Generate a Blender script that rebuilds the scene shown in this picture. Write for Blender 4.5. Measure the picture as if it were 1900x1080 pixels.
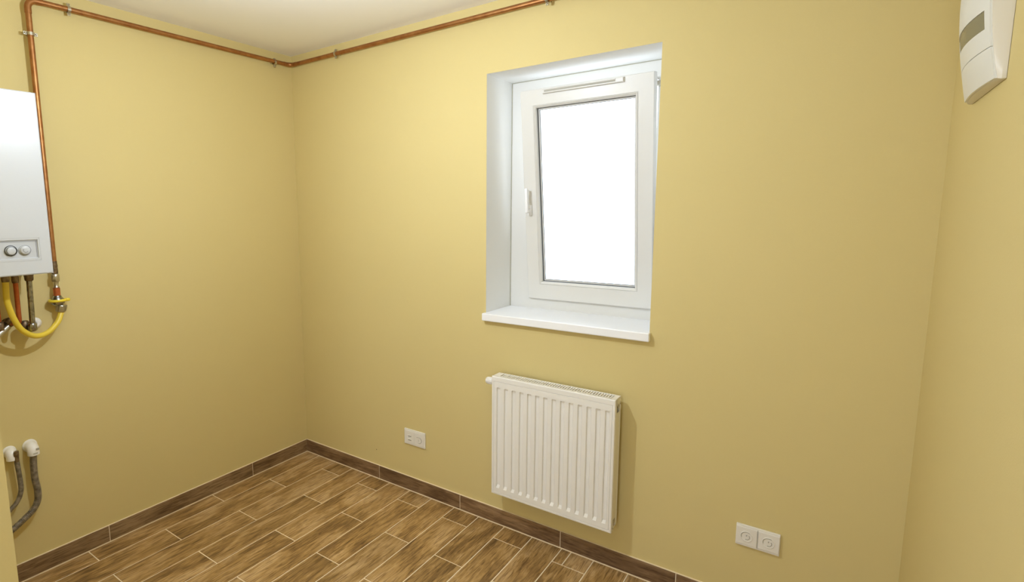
import bpy, bmesh, math, random
from mathutils import Vector, Matrix
random.seed(7)
for o in list(bpy.data.objects): bpy.data.objects.remove(o)
C = bpy.context.scene.collection

# ------------------------------------------------------------------ camera
yaw, pitch, roll = -0.63920, -0.13240, -0.0093
f = Vector((math.sin(yaw)*math.cos(pitch), math.cos(yaw)*math.cos(pitch), math.sin(pitch)))
r = Vector((math.cos(yaw), -math.sin(yaw), 0)); u = r.cross(f)
c, s = math.cos(roll), math.sin(roll)
X = c*r + s*u; Y = -s*r + c*u
cd = bpy.data.cameras.new('camera'); cam = bpy.data.objects.new('camera', cd); C.objects.link(cam)
cam.matrix_world = Matrix(((X.x, Y.x, -f.x, 2.7755), (X.y, Y.y, -f.y, -2.2859), (X.z, Y.z, -f.z, 1.6), (0, 0, 0, 1)))
cd.sensor_width = 36; cd.lens = 1002.58/1900*36; cd.clip_start = .02
cd.shift_x = .0770; cd.shift_y = -.00738
bpy.context.scene.camera = cam

# ------------------------------------------------------------------ light and exposure
W = bpy.data.worlds.new('overcast_sky'); bpy.context.scene.world = W; W.use_nodes = True
bg = W.node_tree.nodes['Background']; bg.inputs[0].default_value = (.88, .98, 1.1, 1); bg.inputs[1].default_value = 3.2
def point(name, loc, power, radius, col):
    l = bpy.data.lights.new(name, 'POINT'); l.energy = power; l.shadow_soft_size = radius; l.color = col
    o = bpy.data.objects.new(name, l); o.location = loc; C.objects.link(o); return o
point('ceiling_bulb', (1.42, -1.25, 2.17), 37, .014, (.91, 1.03, 1.19))
al = bpy.data.lights.new('rear_fill', 'AREA'); al.shape = 'RECTANGLE'; al.size = 1.1; al.size_y = 1.7; al.energy = 28; al.color = (.91, 1.03, 1.19)
alo = bpy.data.objects.new('rear_fill', al); alo.location = (2.42, -4.28, 1.25); alo.rotation_euler = (math.pi/2, 0, 0); C.objects.link(alo)   # added fill light behind the camera, brightens the lower walls
wp = bpy.data.lights.new('window_portal', 'AREA'); wp.shape = 'RECTANGLE'; wp.size = .85; wp.size_y = 1.2
wp.cycles.is_portal = True
wpo = bpy.data.objects.new('window_portal', wp); wpo.location = (1.8, .42, 1.67); wpo.rotation_euler = (-math.pi/2, 0, 0); C.objects.link(wpo)
vs = bpy.context.scene.view_settings
vs.view_transform = 'Standard'; vs.look = 'None'; vs.gamma = 1; vs.exposure = 0.0; vs.use_curve_mapping = False

# ------------------------------------------------------------------ materials
def mat(name, col, rough=.5, metal=0, bump=None, spec=.5, vary=None):
    m = bpy.data.materials.new(name); m.use_nodes = True
    nt = m.node_tree; b = nt.nodes['Principled BSDF']
    b.inputs['Base Color'].default_value = (*col, 1); b.inputs['Roughness'].default_value = rough
    b.inputs['Metallic'].default_value = metal; b.inputs['Specular IOR Level'].default_value = spec
    tc = nt.nodes.new('ShaderNodeTexCoord')
    if bump:
        n = nt.nodes.new('ShaderNodeTexNoise'); n.inputs['Scale'].default_value = bump[0]; n.inputs['Detail'].default_value = 4
        bp = nt.nodes.new('ShaderNodeBump'); bp.inputs['Strength'].default_value = bump[1]; bp.inputs['Distance'].default_value = .001
        nt.links.new(tc.outputs['Object'], n.inputs['Vector']); nt.links.new(n.outputs['Fac'], bp.inputs['Height'])
        nt.links.new(bp.outputs['Normal'], b.inputs['Normal'])
    if vary:   # (scale, other colour)
        n = nt.nodes.new('ShaderNodeTexNoise'); n.inputs['Scale'].default_value = vary[0]; n.inputs['Detail'].default_value = 5
        mx = nt.nodes.new('ShaderNodeMix'); mx.data_type = 'RGBA'
        mx.inputs[6].default_value = (*col, 1); mx.inputs[7].default_value = (*vary[1], 1)
        rp = nt.nodes.new('ShaderNodeValToRGB'); rp.color_ramp.elements[0].position = .35; rp.color_ramp.elements[1].position = .65
        nt.links.new(tc.outputs['Object'], n.inputs['Vector']); nt.links.new(n.outputs['Fac'], rp.inputs[0])
        nt.links.new(rp.outputs[0], mx.inputs[0]); nt.links.new(mx.outputs[2], b.inputs['Base Color'])
    return m
WALL = (.675, .548, .243)
M_wall = mat('wall_paint_sand', WALL, .75, bump=(260, .25), spec=.25, vary=(1.3, (.684, .556, .250)))
M_ceil = mat('ceiling_paint', (.95, .915, .86), .85, bump=(200, .2), spec=.2)
M_reveal = mat('reveal_paint', (.91, .91, .885), .7, bump=(200, .15), spec=.2)
M_pvc = mat('window_plastic', (.73, .71, .665), .35, bump=(80, .03))
M_sill = mat('sill_plastic', (.93, .93, .94), .3, bump=(60, .03))
M_gasket = mat('gasket_rubber', (.10, .11, .12), .6, bump=(90, .1))
M_rad = mat('radiator_enamel', (.87, .84, .785), .35, bump=(300, .05))
M_slot = mat('dark_slot', (.09, .075, .05), .8, bump=(60, .1))
M_gap_shade = mat('grille_gap_shade', (.10, .09, .07), .7, bump=(60, .1))
M_plate = mat('socket_plastic', (.82, .78, .70), .35, bump=(120, .03))
M_boiler = mat('boiler_enamel', (.56, .57, .585), .3, bump=(90, .02))
M_panel = mat('boiler_panel_plastic', (.52, .53, .545), .35, bump=(90, .03))
M_dark = mat('dark_ring', (.03, .03, .03), .4, bump=(90, .03))
M_copper = mat('copper', (.46, .225, .085), .42, .9, bump=(60, .15), vary=(30, (.36, .155, .055)))
M_cufit = mat('copper_fitting', (.55, .16, .05), .45, .7, bump=(80, .2), vary=(50, (.45, .12, .04)))
M_zinc = mat('zinc_steel', (.55, .52, .44), .3, 1, bump=(90, .2))
M_steel = mat('chrome_steel', (.42, .41, .38), .22, 1, bump=(40, .2), vary=(60, (.2, .19, .17)))
M_brass = mat('old_brass', (.30, .22, .13), .45, .8, bump=(70, .4), vary=(60, (.12, .08, .05)))
M_hose = mat('yellow_hose', (.80, .60, .06), .4, bump=(120, .1))
M_yel = mat('yellow_lever', (.85, .66, .04), .35, bump=(90, .05))
M_cap = mat('white_cap_plastic', (.86, .83, .78), .35, bump=(80, .05))
M_flex = mat('grey_corrugated_hose', (.26, .21, .14), .4, bump=(150, .3), vary=(60, (.11, .085, .05)))
M_box = mat('box_plastic', (.80, .80, .76), .35, bump=(90, .02))
M_house = mat('box_housing_wall_tint', (.74, .68, .56), .4, bump=(90, .02))  # cream tint paints in the wall colour reflected on the housing
M_disp = mat('smoked_window', (.20, .19, .13), .25, bump=(300, .1))
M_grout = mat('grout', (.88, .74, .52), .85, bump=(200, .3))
M_hole = mat('hole_dark', (.10, .07, .03), .8, bump=(90, .1))

def wood(name, axis, base, dark, light, wear=.5):
    m = bpy.data.materials.new(name); m.use_nodes = True; nt = m.node_tree; N = nt.nodes; L = nt.links
    b = N['Principled BSDF']
    tc = N.new('ShaderNodeTexCoord'); oi = N.new('ShaderNodeObjectInfo')
    off = N.new('ShaderNodeVectorMath'); off.operation = 'SCALE'; off.inputs[0].default_value = (37, 53, 71)
    L.new(oi.outputs['Random'], off.inputs['Scale'])
    add = N.new('ShaderNodeVectorMath'); add.operation = 'ADD'; L.new(tc.outputs['Object'], add.inputs[0]); L.new(off.outputs[0], add.inputs[1])
    mp = N.new('ShaderNodeMapping'); mp.inputs['Scale'].default_value = (1, .13, 1) if axis == 'y' else (.13, 1, 1)
    mp.inputs['Rotation'].default_value = (0, 0, .06)
    L.new(add.outputs[0], mp.inputs['Vector'])
    n1 = N.new('ShaderNodeTexNoise'); n1.inputs['Scale'].default_value = 55; n1.inputs['Detail'].default_value = 7; n1.inputs['Roughness'].default_value = .66; n1.inputs['Distortion'].default_value = 1.2
    L.new(mp.outputs[0], n1.inputs['Vector'])
    mp2 = N.new('ShaderNodeMapping'); mp2.inputs['Scale'].default_value = (1, .35, 1) if axis == 'y' else (.35, 1, 1)
    L.new(add.outputs[0], mp2.inputs['Vector'])
    n2 = N.new('ShaderNodeTexNoise'); n2.inputs['Scale'].default_value = 9; n2.inputs['Detail'].default_value = 3; n2.inputs['Distortion'].default_value = .8
    L.new(mp2.outputs[0], n2.inputs['Vector'])
    mp3 = N.new('ShaderNodeMapping'); mp3.inputs['Scale'].default_value = (1, .07, 1) if axis == 'y' else (.07, 1, 1)
    L.new(add.outputs[0], mp3.inputs['Vector'])
    n3 = N.new('ShaderNodeTexNoise'); n3.inputs['Scale'].default_value = 170; n3.inputs['Detail'].default_value = 3; n3.inputs['Distortion'].default_value = .6
    L.new(mp3.outputs[0], n3.inputs['Vector'])
    r1 = N.new('ShaderNodeValToRGB'); e = r1.color_ramp
    e.elements[0].position = .39; e.elements[0].color = (*dark, 1); e.elements[1].position = .62; e.elements[1].color = (*light, 1)
    mid = e.elements.new(.5); mid.color = (*base, 1)
    mixf = N.new('ShaderNodeMath'); mixf.operation = 'MULTIPLY_ADD'; mixf.inputs[1].default_value = .50
    sc = N.new('ShaderNodeMath'); sc.operation = 'MULTIPLY'; sc.inputs[1].default_value = .50
    L.new(n1.outputs['Fac'], mixf.inputs[0]); L.new(n2.outputs['Fac'], sc.inputs[0]); L.new(sc.outputs[0], mixf.inputs[2])
    L.new(mixf.outputs[0], r1.inputs[0])
    r3 = N.new('ShaderNodeValToRGB'); r3.color_ramp.elements[0].position = .38; r3.color_ramp.elements[0].color = (.48, .43, .38, 1)
    r3.color_ramp.elements[1].position = .50; r3.color_ramp.elements[1].color = (1, 1, 1, 1)
    L.new(n3.outputs['Fac'], r3.inputs[0])
    mul = N.new('ShaderNodeMix'); mul.data_type = 'RGBA'; mul.blend_type = 'MULTIPLY'; mul.inputs[0].default_value = wear
    L.new(r1.outputs[0], mul.inputs[6]); L.new(r3.outputs[0], mul.inputs[7])
    hsv = N.new('ShaderNodeHueSaturation'); vv = N.new('ShaderNodeMapRange'); vv.inputs[3].default_value = .90; vv.inputs[4].default_value = 1.12
    L.new(oi.outputs['Random'], vv.inputs[0]); L.new(vv.outputs[0], hsv.inputs['Value']); L.new(mul.outputs[2], hsv.inputs['Color'])
    L.new(hsv.outputs[0], b.inputs['Base Color'])
    b.inputs['Roughness'].default_value = .42; b.inputs['Specular IOR Level'].default_value = .4
    bp = N.new('ShaderNodeBump'); bp.inputs['Strength'].default_value = .5; bp.inputs['Distance'].default_value = .0008
    L.new(n1.outputs['Fac'], bp.inputs['Height']); L.new(bp.outputs['Normal'], b.inputs['Normal'])
    return m
M_tile = wood('wood_look_tile', 'y', (.42, .25, .088), (.225, .125, .044), (.61, .405, .195), .8)
M_skl = wood('skirting_tile_left', 'y', (.26, .160, .078), (.16, .094, .044), (.37, .245, .13), .7)
M_skb = wood('skirting_tile_back', 'x', (.235, .138, .067), (.145, .080, .038), (.34, .215, .112), .7)

M_glass = bpy.data.materials.new('pane_glass'); M_glass.use_nodes = True
nt = M_glass.node_tree; nt.nodes.remove(nt.nodes['Principled BSDF']); out = nt.nodes['Material Output']
tr = nt.nodes.new('ShaderNodeBsdfTransparent'); gl = nt.nodes.new('ShaderNodeBsdfGlossy'); gl.inputs['Roughness'].default_value = .02
fr = nt.nodes.new('ShaderNodeFresnel'); mx = nt.nodes.new('ShaderNodeMixShader')
tr.inputs[0].default_value = (.97, .98, .98, 1)
nt.links.new(fr.outputs[0], mx.inputs[0]); nt.links.new(tr.outputs[0], mx.inputs[1]); nt.links.new(gl.outputs[0], mx.inputs[2]); nt.links.new(mx.outputs[0], out.inputs[0])

# ------------------------------------------------------------------ mesh helpers
class MB:
    def __init__(s): s.v = []; s.f = []; s.mi = []; s.sm = []
    def add(s, vs, fs, mi=0, smooth=False):
        n = len(s.v); s.v += [tuple(v) for v in vs]
        for fc in fs: s.f.append([i+n for i in fc]); s.mi.append(mi); s.sm.append(smooth)
        return s
    def box(s, x0, x1, y0, y1, z0, z1, mi=0, bev=0):
        if not bev:
            vs = [(x, y, z) for z in (z0, z1) for y in (y0, y1) for x in (x0, x1)]
            fs = [(0, 2, 3, 1), (4, 5, 7, 6), (0, 1, 5, 4), (2, 6, 7, 3), (0, 4, 6, 2), (1, 3, 7, 5)]
            return s.add(vs, fs, mi)
        bm = bmesh.new(); bmesh.ops.create_cube(bm, size=1)
        for v in bm.verts: v.co = Vector(((x0+x1)/2+v.co.x*(x1-x0), (y0+y1)/2+v.co.y*(y1-y0), (z0+z1)/2+v.co.z*(z1-z0)))
        bmesh.ops.bevel(bm, geom=bm.edges[:], offset=bev, segments=2, profile=.5, affect='EDGES')
        bm.verts.index_update()
        s.add([v.co[:] for v in bm.verts], [[v.index for v in fc.verts] for fc in bm.faces], mi); bm.free(); return s
    def tube(s, pts, rad, seg=14, mi=0, caps=True, radii=None):
        pts = [Vector(p) for p in pts]; n = len(pts)
        t0 = (pts[1]-pts[0]).normalized(); a = t0.orthogonal().normalized(); vs = []; fs = []
        for i, p in enumerate(pts):
            t = (pts[min(i+1, n-1)]-pts[max(i-1, 0)]).normalized()
            a = (a-t*a.dot(t)).normalized(); b = t.cross(a); R = radii[i] if radii else rad
            vs += [p+(a*math.cos(q)+b*math.sin(q))*R for q in [2*math.pi*k/seg for k in range(seg)]]
        for i in range(n-1):
            for k in range(seg):
                fs.append((i*seg+k, i*seg+(k+1) % seg, (i+1)*seg+(k+1) % seg, (i+1)*seg+k))
        s.add(vs, fs, mi, True)
        if caps:
            s.add(vs[:seg], [list(range(seg))[::-1]], mi); s.add(vs[-seg:], [list(range(seg))], mi)
        return s
    def lathe(s, origin, axis, prof, seg=24, mi=0):
        """prof: (distance along the axis, radius)"""
        ax = Vector(axis).normalized(); a = ax.orthogonal().normalized(); b = ax.cross(a); o = Vector(origin); vs = []; fs = []
        for d, R in prof:
            vs += [o+ax*d+(a*math.cos(2*math.pi*k/seg)+b*math.sin(2*math.pi*k/seg))*max(R, 1e-5) for k in range(seg)]
        for i in range(len(prof)-1):
            for k in range(seg): fs.append((i*seg+k, i*seg+(k+1) % seg, (i+1)*seg+(k+1) % seg, (i+1)*seg+k))
        s.add(vs, fs, mi); s.sm[-len(fs):] = [seg > 8]*len(fs)
        s.add(vs[:seg], [list(range(seg))[::-1]], mi); s.add(vs[-seg:], [list(range(seg))], mi); return s
    def build(s, name, mats, parent=None, smooth_angle=True):
        me = bpy.data.meshes.new(name); me.from_pydata(s.v, [], s.f)
        if not isinstance(mats, (list, tuple)): mats = [mats]
        for m in mats: me.materials.append(m)
        for p, i, sm in zip(me.polygons, s.mi, s.sm): p.material_index = i; p.use_smooth = sm
        me.update()
        if any(s.sm): me.set_sharp_from_angle(angle=math.radians(50))
        bm = bmesh.new(); bm.from_mesh(me); bmesh.ops.remove_doubles(bm, verts=bm.verts, dist=1e-6) if False else None
        bmesh.ops.recalc_face_normals(bm, faces=bm.faces[:]); bm.to_mesh(me); bm.free()
        o = bpy.data.objects.new(name, me); C.objects.link(o)
        if parent: put(o, parent)
        return o
def put(o, parent):
    o.parent = parent; o.matrix_parent_inverse = world(parent).inverted()
def world(o):
    m = Matrix.LocRotScale(o.location, o.rotation_euler, o.scale)
    return (world(o.parent) @ o.matrix_parent_inverse @ m) if o.parent else m
def empty(name, loc, rot=(0, 0, 0)):
    o = bpy.data.objects.new(name, None); o.empty_display_size = .05; o.location = loc; o.rotation_euler = rot; C.objects.link(o); return o
def tag(o, label, cat, group=None, kind=None):
    o['label'] = label; o['category'] = cat
    if group: o['group'] = group
    if kind: o['kind'] = kind
    return o
def struct(o, label, cat): return tag(o, label, cat, kind='structure')
def fillet(pts, rad, n=8):
    P = [Vector(p) for p in pts]; out = [P[0]]
    for i in range(1, len(P)-1):
        a = (P[i-1]-P[i]).normalized(); b = (P[i+1]-P[i]).normalized(); ang = a.angle(b)
        d = rad/math.tan(ang/2); p0 = P[i]+a*d; p1 = P[i]+b*d
        cen = P[i]+(a+b).normalized()*(rad/math.sin(ang/2))
        v0 = p0-cen; v1 = p1-cen; tot = v0.angle(v1); ax = v0.cross(v1).normalized()
        for k in range(n+1): out.append(cen+Matrix.Rotation(tot*k/n, 3, ax) @ v0)
    return out+[P[-1]]
def spline(pts, n=10):
    P = [Vector(p) for p in pts]; P = [P[0]*2-P[1]]+P+[P[-1]*2-P[-2]]; out = []
    for i in range(1, len(P)-2):
        for k in range(n):
            t = k/n; a, b, c_, d = P[i-1:i+3]
            out.append(.5*((2*b)+(c_-a)*t+(2*a-5*b+4*c_-d)*t*t+(3*b-a-3*c_+d)*t**3))
    return out+[P[-2]]

# ------------------------------------------------------------------ the room
RX, RH, DY = 3.0316, 2.5542, -1.898      # width, height, inner face of the partition
WX0, WX1, WZ0, WZ1, WD = 1.403, 2.188, 1.062, 2.240, .25
# back wall with the window opening
m = MB(); x0, x1, y1 = -.15, RX+.15, .36
xs = [x0, WX0, WX1, x1]; zs = [-.1, WZ0, WZ1, RH+.1]
for i in range(3):
    for k in range(3):
        if i == 1 and k == 1: continue
        for yy in (0, y1): m.add([(xs[i], yy, zs[k]), (xs[i+1], yy, zs[k]), (xs[i+1], yy, zs[k+1]), (xs[i], yy, zs[k+1])], [(0, 1, 2, 3)])
m.add([(WX0, 0, WZ0), (WX1, 0, WZ0), (WX1, y1, WZ0), (WX0, y1, WZ0)], [(0, 1, 2, 3)], 0)
m.add([(WX0, 0, WZ1), (WX1, 0, WZ1), (WX1, y1, WZ1), (WX0, y1, WZ1)], [(0, 1, 2, 3)], 1)
for xx in (WX0, WX1): m.add([(xx, 0, WZ0), (xx, y1, WZ0), (xx, y1, WZ1), (xx, 0, WZ1)], [(0, 1, 2, 3)], 1)
m.add([(x0, 0, -.1), (x0, y1, -.1), (x0, y1, zs[3]), (x0, 0, zs[3])], [(0, 1, 2, 3)])
m.add([(x1, 0, -.1), (x1, y1, -.1), (x1, y1, zs[3]), (x1, 0, zs[3])], [(0, 1, 2, 3)])
m.add([(x0, 0, zs[3]), (x1, 0, zs[3]), (x1, y1, zs[3]), (x0, y1, zs[3])], [(0, 1, 2, 3)])
wb = struct(m.build('wall_back', [M_wall, M_reveal]), 'sand yellow painted wall holding the window and the radiator', 'wall')
hole = MB().lathe((.638, -.0008, .175), (0, 1, 0), [(0, .0022), (.0008, .0030)], 10).build('nail_hole', M_hole, wb)
struct(MB().box(-.15, 0, -4.45, 0, -.1, RH+.1).build('wall_left', M_wall), 'sand yellow painted wall behind the boiler and the pipes', 'wall')
struct(MB().box(RX, RX+.15, -4.45, 0, -.1, RH+.1).build('wall_right', M_wall), 'sand yellow painted wall at the right holding the white distribution box', 'wall')
struct(MB().box(0, 1.141, DY-.10, DY, 0, RH).build('wall_partition', M_wall), 'end of a pale partition wall at the lower left edge, in front of the hoses', 'wall')
struct(MB().box(0, RX, -4.45, -4.30, -.1, RH+.1).build('wall_front', M_wall), 'sand yellow wall behind the camera, out of the picture', 'wall')
struct(MB().box(-.15, RX+.15, -4.45, 0, RH, RH+.1).build('ceiling', M_ceil), 'plain off-white painted ceiling', 'ceiling')

# floor: grout bed with every tile proud of it
fl = struct(MB().box(-.15, RX+.15, -4.45, 0, -.12, -.0018).build('floor', M_grout), 'floor of wood-look plank tiles with pale grout lines', 'floor')
G = .0025; cache = {}
def tile(x0, x1, y0, y1):
    w, l = round(x1-x0-2*G, 4), round(y1-y0-2*G, 4)
    if w < .004 or l < .004: return
    key = (w, l)
    if key not in cache:
        b = .0012; t = MB()
        vs = [(-w/2, -l/2, -.008), (w/2, -l/2, -.008), (w/2, l/2, -.008), (-w/2, l/2, -.008),
              (-w/2, -l/2, -b), (w/2, -l/2, -b), (w/2, l/2, -b), (-w/2, l/2, -b),
              (-w/2+b, -l/2+b, 0), (w/2-b, -l/2+b, 0), (w/2-b, l/2-b, 0), (-w/2+b, l/2-b, 0)]
        fs = [(0, 1, 5, 4), (1, 2, 6, 5), (2, 3, 7, 6), (3, 0, 4, 7), (4, 5, 9, 8), (5, 6, 10, 9), (6, 7, 11, 10), (7, 4, 8, 11), (8, 9, 10, 11)]
        t.add(vs, fs); cache[key] = o = t.build('tile', M_tile)
    else:
        o = bpy.data.objects.new('tile', cache[key].data); C.objects.link(o)
    o.location = ((x0+x1)/2, (y0+y1)/2, 0); put(o, fl)
    return o
edges = [0.0105] + [.1265+.1552*k for k in range(19)] + [RX]
edges = [e for e in edges if e < RX-.02] + [RX]
for k in range(len(edges)-1):
    js = [-.0105] + ([-.124, -.716, -1.357, -2.0, -2.64, -3.28, -3.92] if (k % 2 == 0) else [-.402, -1.040, -1.685, -2.325, -2.965, -3.605, -4.245]) + [-4.3]
    if k == 0: js = [-.0105, -.708, -1.352, -1.995, -2.64, -3.28, -3.92, -4.3]
    for a, b_ in zip(js[:-1], js[1:]):
        if b_ > a: continue
        if k == 12 and a == -.0105:     # the piece cut in two by the skirting
            tile(edges[k], edges[k]+.048, b_, a); tile(edges[k]+.048, edges[k+1], b_, a); continue
        tile(edges[k], edges[k+1], b_, a)

# skirting
SH = .0825
def skirting(name, mname, axis, joints, label):
    T = .0095
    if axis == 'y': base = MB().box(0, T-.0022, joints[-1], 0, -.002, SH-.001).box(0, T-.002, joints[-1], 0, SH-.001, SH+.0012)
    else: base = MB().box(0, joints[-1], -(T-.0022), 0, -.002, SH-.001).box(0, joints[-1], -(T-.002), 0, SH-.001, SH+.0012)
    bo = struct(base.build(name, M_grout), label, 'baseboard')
    for a, b_ in zip(joints[:-1], joints[1:]):
        g = .0019; z0 = .0034
        if axis == 'y': t = MB().box(.0005, T, b_+g, a-g, z0, SH, bev=.0008)
        else: t = MB().box(a+g, b_-g, -T, -.0005, z0, SH, bev=.0008)
        o = t.build('tile', mname)
        cx = (a+b_)/2; c3 = Vector((0, cx, 0)) if axis == 'y' else Vector((cx, 0, 0))
        o.data.transform(Matrix.Translation(-c3)); o.location = c3; put(o, bo)
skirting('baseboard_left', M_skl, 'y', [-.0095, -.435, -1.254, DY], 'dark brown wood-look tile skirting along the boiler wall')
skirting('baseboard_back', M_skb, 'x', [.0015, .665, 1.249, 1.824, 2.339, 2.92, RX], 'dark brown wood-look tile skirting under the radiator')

# ------------------------------------------------------------------ window, tilted inwards at the top
win = struct(empty('window_1', (1.795, .25, 1.1)), 'white plastic tilt window with its top leaning into the room', 'window')
SX0, SX1, SZ0, SL = 1.520, 2.133, 1.152, 1.018
m = MB(); fx0, fx1, fz0, fz1 = WX0, WX1, 1.09, WZ1; ix0, ix1, iz0, iz1 = 1.538, 2.115, 1.172, 2.158
fy0, fy1 = .25, .325
def frame(mb, o, i, y0, y1, bv=.0):
    """closed rectangular frame, o and i = (x0, x1, z0, z1)"""
    def loop(q, y, d=0): return [(q[0]+d, y, q[2]+d), (q[1]-d, y, q[2]+d), (q[1]-d, y, q[3]-d), (q[0]+d, y, q[3]-d)]
    Ls = [loop(o, y0+bv), loop(o, y0, bv), loop(i, y0, -bv), loop(i, y0+bv), loop(i, y1), loop(o, y1)]
    vs = [v for l in Ls for v in l]
    mb.add(vs, [(a*4+k, a*4+(k+1) % 4, ((a+1) % 6)*4+(k+1) % 4, ((a+1) % 6)*4+k) for a in range(6) for k in range(4)]); return mb
frame(m, (fx0, fx1, fz0, fz1), (ix0, ix1, iz0, iz1), fy0, fy1, .002)
m.build('window_frame', M_pvc, win)
MB().box(fx0+.0005, fx0+.0035, .247, .2499, 1.098, fz1-.003).box(fx0+.0035, fx1, .247, .2499, fz1-.003, fz1-.0005).build('sealant', mat('sealant_grey', (.42, .40, .30), .7, bump=(90, .1)), win)
ms = MB().box(1.394, WX0, -.028, -.0003, 1.061, 1.098, bev=.003) if False else MB()
ms.box(1.3945, 2.1935, -.028, -.0004, 1.0605, 1.098, bev=.004)
ms.box(WX0+.0004, WX1-.0004, -.012, .2499, 1.0625, 1.0978)
ms.build('window_sill', M_sill, win)
# sash in its own frame: x across, z up, y=0 inner face, +y outwards; turned about its lower edge
ang = math.asin(.122/SL)
sw = SX1-SX0; MT = Matrix.Translation((SX0, .233, SZ0)) @ Matrix.Rotation(ang, 4, 'X')
def sash_part(mb, name, mats, parent):
    o = mb.build(name, mats); o.data.transform(MT); put(o, parent); return o
b = .066; bt, bb = .074, .079; D = .045
m = MB()
frame(m, (0, sw, 0, SL), (b, sw-b, bb, SL-bt), 0, D, .0022)
sash = sash_part(m, 'sash', M_pvc, win)
# glazing bead: sloping faces, then gasket, then pane
def ring(mb, o0, o1, y0, y1, mi=0):
    """frame-shaped strip between two inset rectangles"""
    (a0, a1, c0, c1), (d0, d1, e0, e1) = o0, o1
    A = [(a0, y0, c0), (a1, y0, c0), (a1, y0, c1), (a0, y0, c1)]; B = [(d0, y1, e0), (d1, y1, e0), (d1, y1, e1), (d0, y1, e1)]
    mb.add(A+B, [(k, (k+1) % 4, 4+(k+1) % 4, 4+k) for k in range(4)], mi)
def ins(d): return (b+d, sw-b-d, bb+d, SL-bt-d)
m = MB(); ring(m, ins(-.0005), ins(.002), .0005, -.0015); ring(m, ins(.002), ins(.010), -.0015, .006); ring(m, ins(.010), ins(.011), .006, .020); ring(m, ins(-.0005), ins(.011), .024, .024); 
sash_part(m, 'glazing_bead', M_pvc, sash)
m = MB(); ring(m, ins(.0109), ins(.0125), .0185, .0190); ring(m, ins(.0125), ins(.0128), .0190, .028)
sash_part(m, 'gasket', M_gasket, sash)
m = MB(); ring(m, ins(.0127), ins(.0190), .0275, .0278); sash_part(m, 'spacer_bar', M_pvc, sash)
m = MB(); ring(m, ins(.0190), ins(.0205), .0277, .031); sash_part(m, 'gasket', M_gasket, sash)
g = ins(.003); m = MB().box(g[0], g[1], .0290, .0330, g[2], g[3]); sash_part(m, 'pane', M_glass, sash)
# handle turned up, rosette at the bottom
hx, hz = .030, .452
m = MB().box(hx-.011, hx+.011, -.009, .0005, hz-.026, hz+.026, bev=.004)
m.lathe((hx, -.004, hz), (0, -1, 0), [(0, .0095), (.022, .0085), (.034, .0095), (.038, .006)], 20)
m.box(hx-.008, hx+.008, -.044, -.030, hz-.008, hz+.112, bev=.005)
sash_part(m, 'handle', M_sill, sash)
# trickle vent on the top rail
v0, v1, vz0, vz1 = .118, .492, SL-.026, SL-.004
m = MB().box(v0, v1, -.010, .0005, vz0, vz1, bev=.002).box(v1-.030, v1-.002, -.013, -.009, vz0+.003, vz1-.003, bev=.0015)
m.box(v0+.004, v1-.034, -.0125, -.009, vz1-.0055, vz1-.002, bev=.001); m.box(v0+.004, v1-.034, -.0125, -.009, vz0+.002, vz0+.0055, bev=.001)
vent = sash_part(m, 'trickle_vent', M_pvc, sash)
m = MB()
m.box(v0+.010, v1-.036, -.0104, -.0098, vz0+.0070, vz1-.0070)
M_ventslot = mat('vent_slot', (.42, .40, .34), .7, bump=(90, .1))
sash_part(m, 'vent_slot', M_ventslot, sash)
# tilt stay: arm from the frame head down to the sash top, on the hinge side
m = MB().tube([(2.088, .262, 2.150), (2.118, .205, 2.143), (2.121, .150, 2.140)], .0045, 8).box(2.100, 2.132, .236, .256, 2.128, 2.150, bev=.002)
m.tube([(2.121, .150, 2.140), (2.119, .150, 2.118)], .004, 8)
m.build('stay_arm', M_zinc, win)
m = MB().lathe((2.1385, .226, 1.168), (0, 0, 1), [(0, .006), (.002, .008), (.05, .008), (.052, .006)], 14).box(2.130, 2.150, .232, .2505, 1.172, 1.216, bev=.002)
m.build('hinge', M_pvc, win)

# ------------------------------------------------------------------ radiator
rad = tag(empty('radiator', (1.798, -.07, .22)), 'white ribbed steel panel radiator on the wall under the window', 'radiator')
rx0, rx1, ry0, ry1, rz0, rz1 = 1.500, 2.093, -.106, -.036, .220, .816
# pressed front panel
n = 14; gx = [rx0+.038+k*(.593-.070)/(n-1) for k in range(n)]
xs = [rx0+.0035, rx0+.0065, rx0+.0085]
dx = {xs[0]: -1, xs[1]: -1, xs[2]: 0}
cols = [(rx0, 1, 0), (rx0, 0, 0), (rx0+.0035, 0, 0)]
colx = [(rx0+.004, 0), (rx0+.010, 0), (rx0+.0118, .0032), (rx0+.0136, .0002)]
for gq in gx: colx += [(gq-.0105, 0), (gq-.0078, 1), (gq+.0060, 1), (gq+.0105, 0)]
colx += [(rx1-.0136, .0002), (rx1-.0118, .0032), (rx1-.010, 0), (rx1-.004, 0)]
rowz = [(rz0+.004, 0), (rz0+.010, 0), (rz0+.0118, .0032), (rz0+.0136, .0), (rz0+.036, 0), (rz0+.050, 1), (rz1-.0545, 1), (rz1-.0520, 0), (rz1-.030, 0), (rz1-.026, .0), (rz1-.0245, .0030), (rz1-.023, 0), (rz1-.004, 0)]
GD = .0080; vs = []; fs = []
for iz, (z, rzf) in enumerate(rowz):
    for ix, (x, cxf) in enumerate(colx):
        if cxf == 1 and rzf == 1: d = GD
        elif rzf not in (0, 1): d = rzf if (rx0+.0118 <= x <= rx1-.0118) else 0
        elif cxf not in (0, 1): d = cxf if (rz0+.0118 <= z <= rz1-.0245) else 0
        else: d = 0
        vs.append((x, ry0+d, z))
nc = len(colx)
for i in range(len(rowz)-1):
    for k in range(nc-1): fs.append((i*nc+k, i*nc+k+1, (i+1)*nc+k+1, (i+1)*nc+k))
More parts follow.
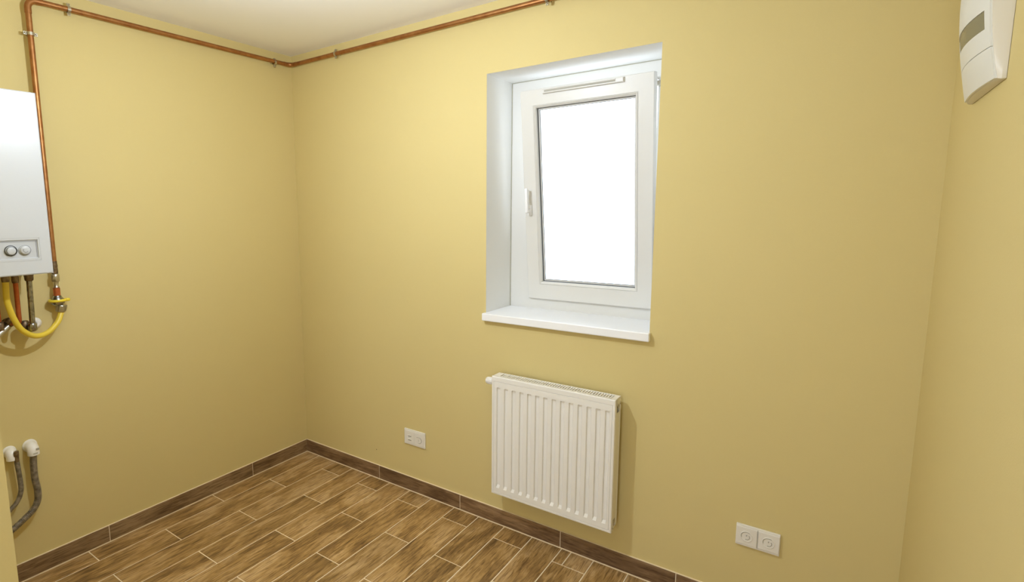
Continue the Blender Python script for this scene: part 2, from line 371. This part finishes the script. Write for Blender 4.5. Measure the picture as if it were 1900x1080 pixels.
m = MB().add(vs, fs)
# rounded rim back to the side
nv = len(vs); rim = [0*nc, nc-1, (len(rowz)-1)*nc+nc-1, (len(rowz)-1)*nc]
inner = [k for k in range(nc)] + [i*nc+nc-1 for i in range(1, len(rowz))] + [(len(rowz)-1)*nc+k for k in range(nc-2, -1, -1)] + [i*nc for i in range(len(rowz)-2, 0, -1)]
cxm, czm = (rx0+rx1)/2, (rz0+rz1)/2
def outv(i, e, y):
    x, _, z = vs[i]; a = rx0+.004; b2 = rx1-.004; c2 = rz0+.004; d2 = rz1-.004
    nx = x-e if abs(x-a) < 1e-6 else (x+e if abs(x-b2) < 1e-6 else x); nz = z-e if abs(z-c2) < 1e-6 else (z+e if abs(z-d2) < 1e-6 else z)
    return (nx, y, nz)
R0 = [vs[i] for i in inner]; R1 = [outv(i, .0028, ry0+.0012) for i in inner]; R2 = [outv(i, .004, ry0+.004) for i in inner]; R3 = [outv(i, .004, ry0+.012) for i in inner]
L_ = len(inner); allv = R0+R1+R2+R3
ff = [(q*L_+k, q*L_+(k+1) % L_, (q+1)*L_+(k+1) % L_, (q+1)*L_+k) for q in range(3) for k in range(L_)]
m.add(allv, ff)
m.build('front_panel', M_rad, rad)
MB().box(rx0+.006, rx1-.004, ry1-.012, ry1, rz0+.004, rz1-.024, bev=.002).build('back_panel', M_rad, rad)
# convector fins between the panels
m = MB()
for k in range(24): m.box(rx0+.03+k*.0232, rx0+.031+k*.0232, ry0+.013, ry1-.013, rz0+.04, rz1-.06)
o = m.build('convector_fins', M_rad, rad); o['kind'] = 'stuff'
# side panels
for sx, nm in ((rx0+.0005, 0), (rx1-.0025, 1)):
    m = MB(); x0, x1 = sx, sx+.002
    m.box(x0, x1, ry0+.012, ry1, rz0+.012, rz0+.018)
    m.box(x0, x1, ry0+.012, ry1-.002, rz0+.052, rz1-.064)
    m.box(x0, x1, ry0+.012, ry0+.024, rz0+.006, rz0+.052); m.box(x0, x1, ry1-.018, ry1-.002, rz0+.018, rz0+.052)
    m.box(x0, x1, ry0+.012, ry0+.022, rz1-.064, rz1-.002); m.box(x0, x1, ry1-.010, ry1-.001, rz1-.064, rz1-.030)
    m.box(x0, x1, ry0+.012, ry1, rz1-.034, rz1-.001)
    # folded edges
    m.box(x0-.001, x1+.001, ry0+.012, ry0+.0145, rz0+.006, rz1-.002); m.box(x0-.001, x1+.001, ry1-.004, ry1-.001, rz0+.02, rz1-.036)
    m.build('side_panel', M_rad, rad)
# top grille: frame and slats
tz0, tz1 = rz1-.010, rz1
m = MB().box(rx0+.002, rx1-.001, ry0+.010, ry0+.020, tz0, tz1).box(rx0+.002, rx1-.001, ry1-.008, ry1, tz0, tz1).box(rx0+.002, rx0+.034, ry0+.020, ry1-.008, tz0, tz1).box(rx1-.022, rx1-.001, ry0+.020, ry1-.008, tz0, tz1)
gr = m.build('top_grille', M_rad, rad)
m = MB(); nsl = 46; a0, a1 = rx0+.036, rx1-.024
for k in range(nsl):
    xx = a0+(a1-a0)*(k+.5)/nsl; m.box(xx-.0032, xx+.0032, ry0+.020, ry1-.008, tz0+.003, tz1-.0012)
o = m.build('slats', M_rad, gr); o['kind'] = 'stuff'
MB().box(rx0+.010, rx1-.010, ry0+.016, ry1-.006, rz1-.034, rz1-.032).build('gap_shade_sheet', M_gap_shade, rad)  # near-black sheet, paints the shade seen between the slats
# valve head on the left, plugs
m = MB().lathe((rx0+.002, -.071, .778), (-1, 0, 0), [(0, .010), (.004, .014), (.012, .0150), (.014, .0168), (.034, .0172), (.044, .0168), (.050, .0140), (.052, .009)], 24)
for k in range(12):
    a = 2*math.pi*k/12; m.tube([(rx0-.014, -.071+.0170*math.cos(a), .778+.0170*math.sin(a)), (rx0-.040, -.071+.0168*math.cos(a), .778+.0168*math.sin(a))], .0012, 6)
vh = m.build('valve_head', M_cap, rad)
for zz in (.262, .782):
    m = MB().lathe((rx1-.012, -.071, zz), (1, 0, 0), [(0, .012), (.008, .012), (.010, .0095), (.013, .0095)], 6 if zz > .5 else 20); m.build('plug', M_zinc, rad)
# wall brackets
for xx in (rx0+.11, rx1-.11):
    MB().box(xx-.012, xx+.012, ry1, -.0004, rz0+.02, rz1-.06).build('wall_bracket', M_rad, rad)

# ------------------------------------------------------------------ sockets
def plate(x0, x1, z0, z1):
    m = MB(); m.box(x0, x1, -.009, -.0003, z0, z1, bev=.0022); return m
s1 = tag(empty('wall_socket', (2.619, 0, .343)), 'white double wall socket low on the wall, right of the radiator', 'socket')
m = plate(2.5465, 2.692, .300, .3865); m.build('frame', M_plate, s1)
for xc in (2.583, 2.6555):
    m = MB().box(xc-.0345, xc+.0345, -.0115, -.0085, .3085, .378, bev=.0012); ins_ = m.build('socket_insert', M_plate, s1)
    m = MB().lathe((xc, -.0114, .343), (0, -1, 0), [(0, .0215), (.0016, .0212), (.0024, .0195), (-.0000, .0182), (-.0, .017)], 32)
    m.build('socket_ring', M_plate, ins_)
    m = MB()
    m.tube([(xc+.0175*math.cos(a), -.0122, .343+.0175*math.sin(a)) for a in [math.radians(200-k*12) for k in range(13)]], .0009, 6)
    m.tube([(xc+.0105*math.cos(a), -.0122, .341+.0105*math.sin(a)) for a in [math.radians(-110+k*15) for k in range(11)]], .0013, 6)
    m.lathe((xc, -.0114, .347), (0, -1, 0), [(0, .0022), (.004, .0020)], 10)
    m.build('socket_recess', M_ventslot, ins_)
MB().box(2.6188, 2.6202, -.0120, -.0085, .3065, .380).build('seam', M_ventslot, s1)
s2 = tag(empty('wall_socket', (.941, 0, .325)), 'white double data outlet low on the wall, left of the radiator', 'socket')
m = plate(.8665, 1.016, .280, .3705); m.build('frame', M_plate, s2)
m = MB().box(.8745, .9395, -.0112, -.0085, .289, .362, bev=.0010); ia = m.build('outlet_insert', M_plate, s2)
m = MB().box(.892, .918, -.0150, -.0105, .334, .338, bev=.0008).box(.892, .918, -.0150, -.0105, .312, .316, bev=.0008).box(.892, .896, -.0140, -.0105, .306, .336, bev=.0008)
m.build('port_shutter', M_plate, ia)
MB().box(.897, .919, -.0116, -.0110, .328, .334).box(.897, .919, -.0116, -.0110, .305, .312).build('data_port', M_ventslot, ia)
m = MB().box(.9435, 1.008, -.0112, -.0085, .289, .362, bev=.0010); ib = m.build('outlet_insert', M_plate, s2)
MB().lathe((.976, -.0110, .322), (0, -1, 0), [(0, .019), (.002, .0185), (.003, .0165)], 28).build('cover_ring', M_plate, ib)
m = MB(); m.tube([(.960, -.0142, .338), (.976, -.0142, .340)] + [(.978+.0165*math.cos(a), -.0142, .3235+.0165*math.sin(a)) for a in [math.radians(80-k*18) for k in range(11)]], .0012, 6)
m.tube([(.974, -.0142, .328), (.974, -.0142, .316)], .001, 6)
m.build('cable_slot', M_ventslot, ib)

# ------------------------------------------------------------------ copper gas pipe
PX, PY, PZL, PZB = .036, -1.383, 2.482, 2.490
gp = tag(empty('gas_pipe', (PX, PY, 1.38)), 'copper pipe rising beside the boiler and running along two walls below the ceiling', 'pipe')
path = fillet([(PX, PY, 1.398), (PX, PY, PZL), (PX, -PX, PZB), (RX-.002, -PX, PZB)], .034, 8)
MB().tube(path, .0112, 18).build('pipe_run', M_copper, gp)
m = MB().tube(fillet([(PX, PY, PZL-.055), (PX, PY, PZL), (PX, PY+.055, PZL)], .034, 10), .0128, 18); m.build('elbow', M_copper, gp)
m = MB().tube(fillet([(PX, -PX-.05, PZB), (PX, -PX, PZB), (PX+.05, -PX, PZB)], .034, 10), .0126, 18); m.build('elbow', M_copper, gp)
def clip(p, axis, nrm):
    """pipe clip: two half rings with ears, a stud to the wall"""
    p = Vector(p); ax = Vector(axis); nr = Vector(nrm); side = ax.cross(nr)
    m = MB(); ring_ = [p+(nr*math.cos(a)+side*math.sin(a))*.0138 for a in [2*math.pi*k/24 for k in range(25)]]
    vs = []; fs = []
    for q in ring_:
        d = (q-p).normalized()
        vs += [q-ax*.0062-d*.002, q+ax*.0062-d*.002, q+ax*.0062+d*.0012, q-ax*.0062+d*.0012]
    for i in range(24):
        for k in range(4): fs.append((i*4+k, i*4+(k+1) % 4, (i+1)*4+(k+1) % 4, (i+1)*4+k))
    m.add(vs, fs)
    for sg in (-1, 1):
        c0 = p+side*sg*.0195
        ex = [c0+ax*i*.0062+side*j*.0055+nr*k*.0035 for i in (-1, 1) for j in (-1, 1) for k in (-1, 1)]
        m.add(ex, [(0, 1, 3, 2), (4, 6, 7, 5), (0, 4, 5, 1), (2, 3, 7, 6), (0, 2, 6, 4), (1, 5, 7, 3)])
        m.lathe(c0+nr*.0036, nr, [(0, .0042), (.003, .0040), (.0045, .002)], 10)
    m.tube([p-nr*.013, p-nr*(PX-.0006)], .004, 10)
    o = m.build('pipe_clip', M_zinc, gp); return o
clip((PX, PY, 2.345), (0, 0, 1), (1, 0, 0))
for y in (-1.232, -.155): clip((PX, y, PZL), (0, 1, 0), (1, 0, 0))
for x in (.432, 1.722, 2.6): clip((x, -PX, PZB), (1, 0, 0), (0, -1, 0))
# soldered end, union nut
o = MB().lathe((PX, PY, 1.344), (0, 0, 1), [(0, .0115), (.012, .0130), (.030, .0122), (.034, .0135), (.046, .0118), (.056, .0118)], 18).build('soldered_joint', M_brass, gp)

gv = tag(empty('gas_valve', (PX, PY, 1.20)), 'gas shut-off valve with yellow lever at the lower end of the copper pipe', 'valve')
m = MB().lathe((PX, PY, 1.310), (0, 0, 1), [(0, .0150), (.003, .0170), (.031, .0170), (.0335, .0150)], 6).lathe((PX, PY, 1.281), (0, 0, 1), [(0, .0100), (.004, .0125), (.010, .0095), (.022, .0095), (.029, .011)], 18)
m.build('union_nut', M_zinc, gv)
MB().lathe((PX, PY, 1.247), (0, 0, 1), [(0, .0135), (.034, .0135)], 18).build('copper_sleeve', M_cufit, gv)
m = MB().lathe((PX, PY, 1.204), (0, 0, 1), [(0, .016), (.006, .024), (.014, .027), (.028, .024), (.036, .018), (.044, .014)], 20)
m.build('valve_body', M_steel, gv)
pts = [(PX+.029*math.cos(a), PY+.031*math.sin(a), 1.226-.000*k) for k, a in enumerate([math.radians(-160+18*k) for k in range(19)])]
m = MB().tube(pts, .0060, 10).box(PX-.010, PX+.014, PY+.024, PY+.046, 1.219, 1.232, bev=.004)
m.build('lever', M_yel, gv)
m = MB().lathe((PX+.004, PY+.006, 1.176), (.12, .16, 1), [(0, .0185), (.003, .0195), (.026, .0195), (.030, .017)], 24)
for k in range(18):
    a = 2*math.pi*k/18; m.tube([(PX+.005+.0192*math.cos(a), PY+.007+.0192*math.sin(a), 1.179), (PX+.008+.0192*math.cos(a), PY+.0105+.0192*math.sin(a), 1.202)], .0018, 6)
m.build('ribbed_nut', M_zinc, gv)

# ------------------------------------------------------------------ boiler
by0, by1, bx0, bx1, bz0, bz1 = -1.880, -1.480, .030, .320, 1.3745, 2.056
bo = tag(empty('boiler', (.17, -1.685, bz0)), 'white wall-hung boiler cut off by the left edge of the picture', 'boiler')
MB().box(bx0, bx1-.018, by0+.003, by1-.003, bz0+.004, bz1-.002).build('casing', M_boiler, bo)
# front cover with the recess of the control panel
py0, py1, pz0, pz1 = by0+.060, -1.5225, 1.437, 1.508
m = MB().box(bx1-.018, bx1-.0065, by0, by1, bz0, bz1)
ys = [by0, by0+.004, py0, py1, by1-.004, by1]; zq = [bz0, bz0+.004, pz0, pz1, bz1-.004, bz1]
vs = []; fs = []
for j, z in enumerate(zq):
    for i, y in enumerate(ys):
        vs.append((bx1-(.003 if i in (0, 5) or j in (0, 5) else 0), y, z))
for j in range(5):
    for i in range(5):
        if i == 2 and j == 2: continue
        fs.append((j*6+i, j*6+i+1, (j+1)*6+i+1, (j+1)*6+i))
m.add(vs, fs)
bd = [0, 1, 2, 3, 4, 5, 11, 17, 23, 29, 35, 34, 33, 32, 31, 30, 24, 18, 12, 6]
m.add([vs[i] for i in bd]+[(bx1-.0065, vs[i][1], vs[i][2]) for i in bd], [(k, (k+1) % 20, 20+(k+1) % 20, 20+k) for k in range(20)])
m.add([(bx1, py0, pz0), (bx1, py1, pz0), (bx1, py1, pz1), (bx1, py0, pz1)]+[(bx1-.005, y, z) for y, z in ((py0+.002, pz0+.002), (py1-.002, pz0+.002), (py1-.002, pz1-.002), (py0+.002, pz1-.002))], [(0, 1, 5, 4), (1, 2, 6, 5), (2, 3, 7, 6), (3, 0, 4, 7)])
m.build('front_cover', M_boiler, bo)
pn = MB().box(bx1-.0064, bx1-.0048, py0, py1, pz0, pz1).build('control_panel', M_panel, bo)
# thin bead around the panel and grey inner lines
m = MB()
for (y0, y1, z0, z1) in ((py0-.006, py1+.007, pz1+.006, pz1+.0080), (py1+.005, py1+.0065, pz0-.008, pz1+.008), (py0-.006, py1+.007, pz0-.008, pz0-.0062)): m.box(bx1-.0005, bx1+.0010, y0, y1, z0, z1)
m.build('panel_bead', M_panel, bo)
m = MB().box(bx1-.0050, bx1-.0040, py0+.004, py1-.003, pz1-.0075, pz1-.0045).box(bx1-.0050, bx1-.0040, py1-.006, py1-.003, pz0+.004, pz1-.0045)
M_line = mat('grey_line', (.30, .30, .31), .5, bump=(90, .05)); m.build('panel_line', M_line, pn)
for yc, dk in ((-1.6095, True), (-1.5655, False)):
    k = MB().lathe((bx1-.0048, yc, 1.4695), (1, 0, 0), [(0, .0205), (.003, .0205), (.0035, .0185), (.0035, .0165), (.010, .0155), (.0115, .0135), (.0118, .004)], 32).build('knob', M_panel, bo)
    r_ = MB().tube([(bx1-.0012, yc+.0188*math.cos(a), 1.4695+.0188*math.sin(a)) for a in [2*math.pi*q/32 for q in range(33)]], .0014 if dk else .0008, 6, caps=False)
    r_.build('knob_ring', M_dark if dk else M_line, k)
    if dk: MB().tube([(bx1+.0058, yc+.0145*math.cos(a), 1.4695+.0145*math.sin(a)) for a in [2*math.pi*q/32 for q in range(33)]], .0010, 6, caps=False).build('knob_ring', M_dark, k)
    else: MB().tube([(bx1+.0071, yc+.0075*math.cos(a), 1.4695+.0075*math.sin(a)) for a in [math.radians(150+10*q) for q in range(19)]], .0010, 6).build('knob_mark', M_line, k)

# ------------------------------------------------------------------ hose and pipes under the boiler
hp = spline([(.165, -1.5955, 1.374), (.165, -1.596, 1.330), (.160, -1.596, 1.262), (.148, -1.577, 1.185), (.125, -1.546, 1.130), (.100, -1.498, 1.096), (.078, -1.446, 1.098), (.060, -1.402, 1.130), (.046, -1.380, 1.165), (.041, -1.375, 1.186)], 10)
gh = tag(empty('gas_hose', hp[-1]), 'yellow rubber gas hose looping from the boiler down to the shut-off valve', 'hose')
MB().tube(hp, .0112, 18).build('hose', M_hose, gh)
m = MB().lathe((.165, -1.5955, 1.340), (0, 0, 1), [(0, .0125), (.008, .0135), (.034, .0135)], 16); m.build('hose_ferrule', M_brass, gh)

cp = tag(empty('water_pipe', (.115, -1.552, 1.16)), 'short reddish copper pipe under the boiler, between yellow hose and steel pipe', 'pipe')
MB().tube(fillet([(.118, -1.551, 1.335), (.118, -1.552, 1.160), (.03, -1.560, 1.152)], .022, 6), .0088, 14).build('pipe_run', M_cufit, cp)
MB().lathe((.118, -1.551, 1.328), (0, 0, 1), [(0, .011), (.010, .0125), (.047, .0115)], 12).build('compression_nut', M_brass, cp)
MB().lathe((.0006, -1.562, 1.150), (1, 0, 0), [(0, .022), (.003, .0215), (.006, .017), (.012, .013), (.040, .012)], 20).build('wall_fitting', M_brass, cp)

sp = tag(empty('steel_pipe', (.10, -1.505, 1.15)), 'chrome steel pipe with a collar under the right side of the boiler', 'pipe')
MB().tube([(.105, -1.500, 1.345), (.105, -1.505, 1.135)], .0105, 16).build('pipe_run', M_steel, sp)
MB().lathe((.105, -1.500, 1.330), (0, 0, 1), [(0, .012), (.004, .0155), (.020, .0165), (.026, .018), (.044, .018)], 20).build('collar', M_brass, sp)
m = MB().lathe((.105, -1.506, 1.118), (0, 0, 1), [(0, .010), (.006, .0165), (.030, .0165), (.036, .012)], 18).tube([(.100, -1.500, 1.134), (.010, -1.470, 1.134)], .011, 16)
m.build('angle_fitting', M_steel, sp)
MB().lathe((.0015, -1.466, 1.134), (1, -.04, 0), [(0, .025), (.004, .0245), (.010, .019), (.014, .014)], 28).build('wall_rosette', M_cap, sp)
m = MB().lathe((.072, -1.523, 1.120), (0, 0, 1), [(0, .014), (.008, .0185), (.034, .0185), (.042, .012)], 16); m.build('stop_valve', M_brass, sp)

rp = tag(empty('return_pipe', (.13, -1.625, 1.14)), 'aged brass valve and pipe under the boiler, at the left picture edge', 'pipe')
MB().tube([(.125, -1.622, 1.360), (.125, -1.622, 1.150)], .0095, 14).build('pipe_run', M_cufit, rp)
m = MB().lathe((.125, -1.622, 1.140), (0, 0, 1), [(0, .013), (.006, .019), (.034, .019), (.040, .013)], 6).tube([(.125, -1.622, 1.155), (.012, -1.628, 1.150)], .013, 14).tube([(.118, -1.600, 1.166), (.105, -1.580, 1.180)], .012, 12)
m.build('valve_body', M_brass, rp)
m = MB().tube([(.150, -1.665, 1.105), (.130, -1.622, 1.135), (.118, -1.592, 1.155)], .0125, 14)
m.build('steel_spindle', M_zinc, rp)
MB().lathe((.125, -1.622, 1.340), (0, 0, 1), [(0, .012), (.008, .014), (.035, .014)], 6).build('compression_nut', M_brass, rp)
MB().lathe((.0006, -1.628, 1.150), (1, 0, 0), [(0, .030), (.004, .028), (.010, .016)], 24).build('wall_rosette', M_zinc, rp)

# ------------------------------------------------------------------ appliance connections, low on the left wall
def flex(pts, rad, pitch):
    P = spline(pts, 40); out = [P[0]]; acc = 0; st = pitch/4
    for a, b2 in zip(P[:-1], P[1:]):
        seg = (b2-a).length
        while seg > 0 and acc+seg >= st:
            t = (st-acc)/seg; a = a.lerp(b2, t); out.append(a); seg = (b2-a).length; acc = 0
        acc += seg
    rr = [rad*(1+(.065 if i % 4 in (0, 1) else -.065)) for i in range(len(out))]
    return MB().tube(out, rad, 14, radii=rr)
def cap(y, z, rad, out):
    """white wall elbow cover: domed cap that bends down"""
    m = MB(); P = fillet([(.0006, y, z), (out, y, z), (out, y, z-rad*1.35)], rad*.9, 8)
    R_ = [rad*1.08, rad*1.0]+[rad]*(len(P)-2); m.tube(P, rad, 22, radii=R_[:len(P)])
    m.lathe((.0005, y, z), (1, 0, 0), [(0, rad*1.25), (.004, rad*1.22), (.008, rad*1.05)], 24); return m
t1 = tag(empty('hose_connection', (0, -1.545, .60)), 'thicker ribbed grey hose on a white wall cap, low on the left wall', 'hose')
cap(-1.533, .598, .0225, .040).build('wall_cap', M_cap, t1)
flex([(.040, -1.534, .575), (.041, -1.538, .520), (.043, -1.539, .460), (.046, -1.535, .410), (.046, -1.538, .362), (.046, -1.558, .325), (.045, -1.592, .298), (.043, -1.650, .262), (.040, -1.72, .235)], .0128, .0060).build('ribbed_hose', M_flex, t1)
MB().lathe((.040, -1.534, .566), (0, 0, 1), [(0, .0145), (.004, .0155), (.014, .0155)], 18).build('hose_clamp', M_brass, t1)
m = MB().box(.0618, .0632, -1.529, -1.517, .590, .599).box(.0618, .0632, -1.540, -1.524, .5750, .5800); m.build('cap_mark', M_ventslot, t1)
t2 = tag(empty('hose_connection', (0, -1.60, .60)), 'thinner grey hose on a small white wall cap beside the pale wall corner', 'hose')
cap(-1.607, .597, .0205, .030).build('wall_cap', M_cap, t2)
m = MB().tube([(.046, -1.594, .606), (.046, -1.596, .555)], .0085, 14).lathe((.046, -1.595, .585), (0, 0, 1), [(0, .011), (.016, .011)], 6); m.build('threaded_coupling', M_brass, t2)
flex([(.046, -1.596, .560), (.046, -1.594, .520), (.046, -1.592, .470), (.046, -1.593, .430), (.045, -1.606, .392), (.043, -1.635, .360), (.040, -1.69, .325), (.036, -1.74, .30)], .0092, .0048).build('ribbed_hose', M_flex, t2)
for o_, p0, p1 in ((t1, (.040, -1.72, .235), .0128), (t2, (.036, -1.74, .30), .0092)):
    MB().lathe(p0, (-.3, -.9, -.3), [(0, p1*1.2), (.02, p1*1.2), (.022, p1)], 14).build('end_fitting', M_brass, o_)
    MB().tube([Vector(p0)+Vector((-.006, -.018, -.006)), (.0006, p0[1]-.03, p0[2]-.012)], .006, 10).build('wall_stub', M_brass, o_)

# ------------------------------------------------------------------ distribution box on the right wall
db = tag(empty('distribution_box', (RX, -.505, 1.857)), 'white electrical distribution box with smoked window, high on the right wall', 'electrical box')
Y0, Y1, Z0, Z1 = -.680, -.330, 1.857, 2.327
def depth(y, z):
    uu = (y-Y0)/(Y1-Y0); vv_ = (z-Z0)/(Z1-Z0); a = max(0, 1-(2*vv_-1)**2); e = .0145+.022*a
    return e*(1+.60*max(0, 1-(2*uu-1)**2))
def shell(y0, y1, z0, z1, off, thick, ny=20, nz=14, ch=0):
    """curved cover piece: front skin and a rim reaching back by thick"""
    vs = []; fs = []
    for j in range(nz+1):
        z = z0+(z1-z0)*j/nz
        for i in range(ny+1):
            y = y0+(y1-y0)*i/ny; vs.append((RX-depth(y, z)-off, y, z))
    w = ny+1
    for j in range(nz):
        for i in range(ny): fs.append((j*w+i, j*w+i+1, (j+1)*w+i+1, (j+1)*w+i))
    m = MB().add(vs, fs, 0, True)
    bd = list(range(w))+[j*w+ny for j in range(1, nz+1)]+[nz*w+i for i in range(ny-1, -1, -1)]+[j*w for j in range(nz-1, 0, -1)]
    n_ = len(bd); A = [vs[i] for i in bd]; B = [(min(p[0]+thick, RX-.0006), p[1]-ch*(1 if abs(p[1]-y0) < 1e-6 else 0), p[2]-ch*.3*(1 if abs(p[2]-z0) < 1e-6 else 0)) for p in A]
    m.add(A+B, [(k, (k+1) % n_, n_+(k+1) % n_, n_+k) for k in range(n_)])
    return m
# back housing with chamfered sides
m = MB(); vs = []; fs = []; nb = 24
prof = []
for i in range(nb+1): prof.append((Y0+(Y1-Y0)*i/nb))
front_b = [(RX-depth(y, Z0)*.82, y, Z0+.001) for y in prof]; front_t = [(RX-depth(y, Z1)*.82, y, Z1-.001) for y in prof]
rows = 16
grid = []
for j in range(rows+1):
    z = Z0+(Z1-Z0)*j/rows
    for i, y in enumerate(prof):
        yy = min(max(y, Y0+.009), Y1-.006); grid.append((RX-depth(yy, z)+.0035, yy if 0 < i < nb else yy, min(max(z, Z0+.003), Z1-.003)))
w = nb+1
m.add(grid, [(j*w+i, j*w+i+1, (j+1)*w+i+1, (j+1)*w+i) for j in range(rows) for i in range(nb)])
bd = list(range(w))+[j*w+nb for j in range(1, rows+1)]+[rows*w+i for i in range(nb-1, -1, -1)]+[j*w for j in range(rows-1, 0, -1)]
def outp(i):
    j, k = divmod(i, w); x, y, z = grid[i]
    return (RX-.0075, Y0 if k == 0 else (Y1 if k == nb else y), Z0 if j == 0 else (Z1 if j == rows else z))
A = [grid[i] for i in bd]; B = [outp(i) for i in bd]; B2 = [(RX-.0006, p[1], p[2]) for p in B]; n_ = len(bd)
m.add(A+B+B2, [(q*n_+k, q*n_+(k+1) % n_, (q+1)*n_+(k+1) % n_, (q+1)*n_+k) for q in range(2) for k in range(n_)], 0, True)
m.build('housing', M_house, db)
yl, yr = -.668, -.342
SZ = 1.9255
shell(yl, yr, Z0+.004, SZ-.0008, 0, .004).build('lower_cover', M_box, db)
# upper cover leaves an opening for the smoked window
wy0, wy1, wz0, wz1 = -.646, -.372, 1.966, 2.004
dr = empty('door', (RX-.05, -.5, SZ)); put(dr, db)
up = MB()
for (a0, a1, c0, c1, ny, nz) in ((yl, yr, SZ+.0008, wz0, 20, 3), (yl, yr, wz1, Z1-.004, 20, 12), (yl, wy0, wz0, wz1, 2, 3), (wy1, yr, wz0, wz1, 3, 3)):
    sm = shell(a0, a1, c0, c1, 0, .004, ny, nz); up.add(sm.v, sm.f); up.sm[-len(sm.f):] = sm.sm
dpn = up.build('door_panel', M_box, db)
shell(wy0+.0006, wy1-.0006, wz0+.0006, wz1-.0006, -.0012, .002, 16, 3).build('smoked_window', M_disp, db)
bpy.data.objects.remove(dr)
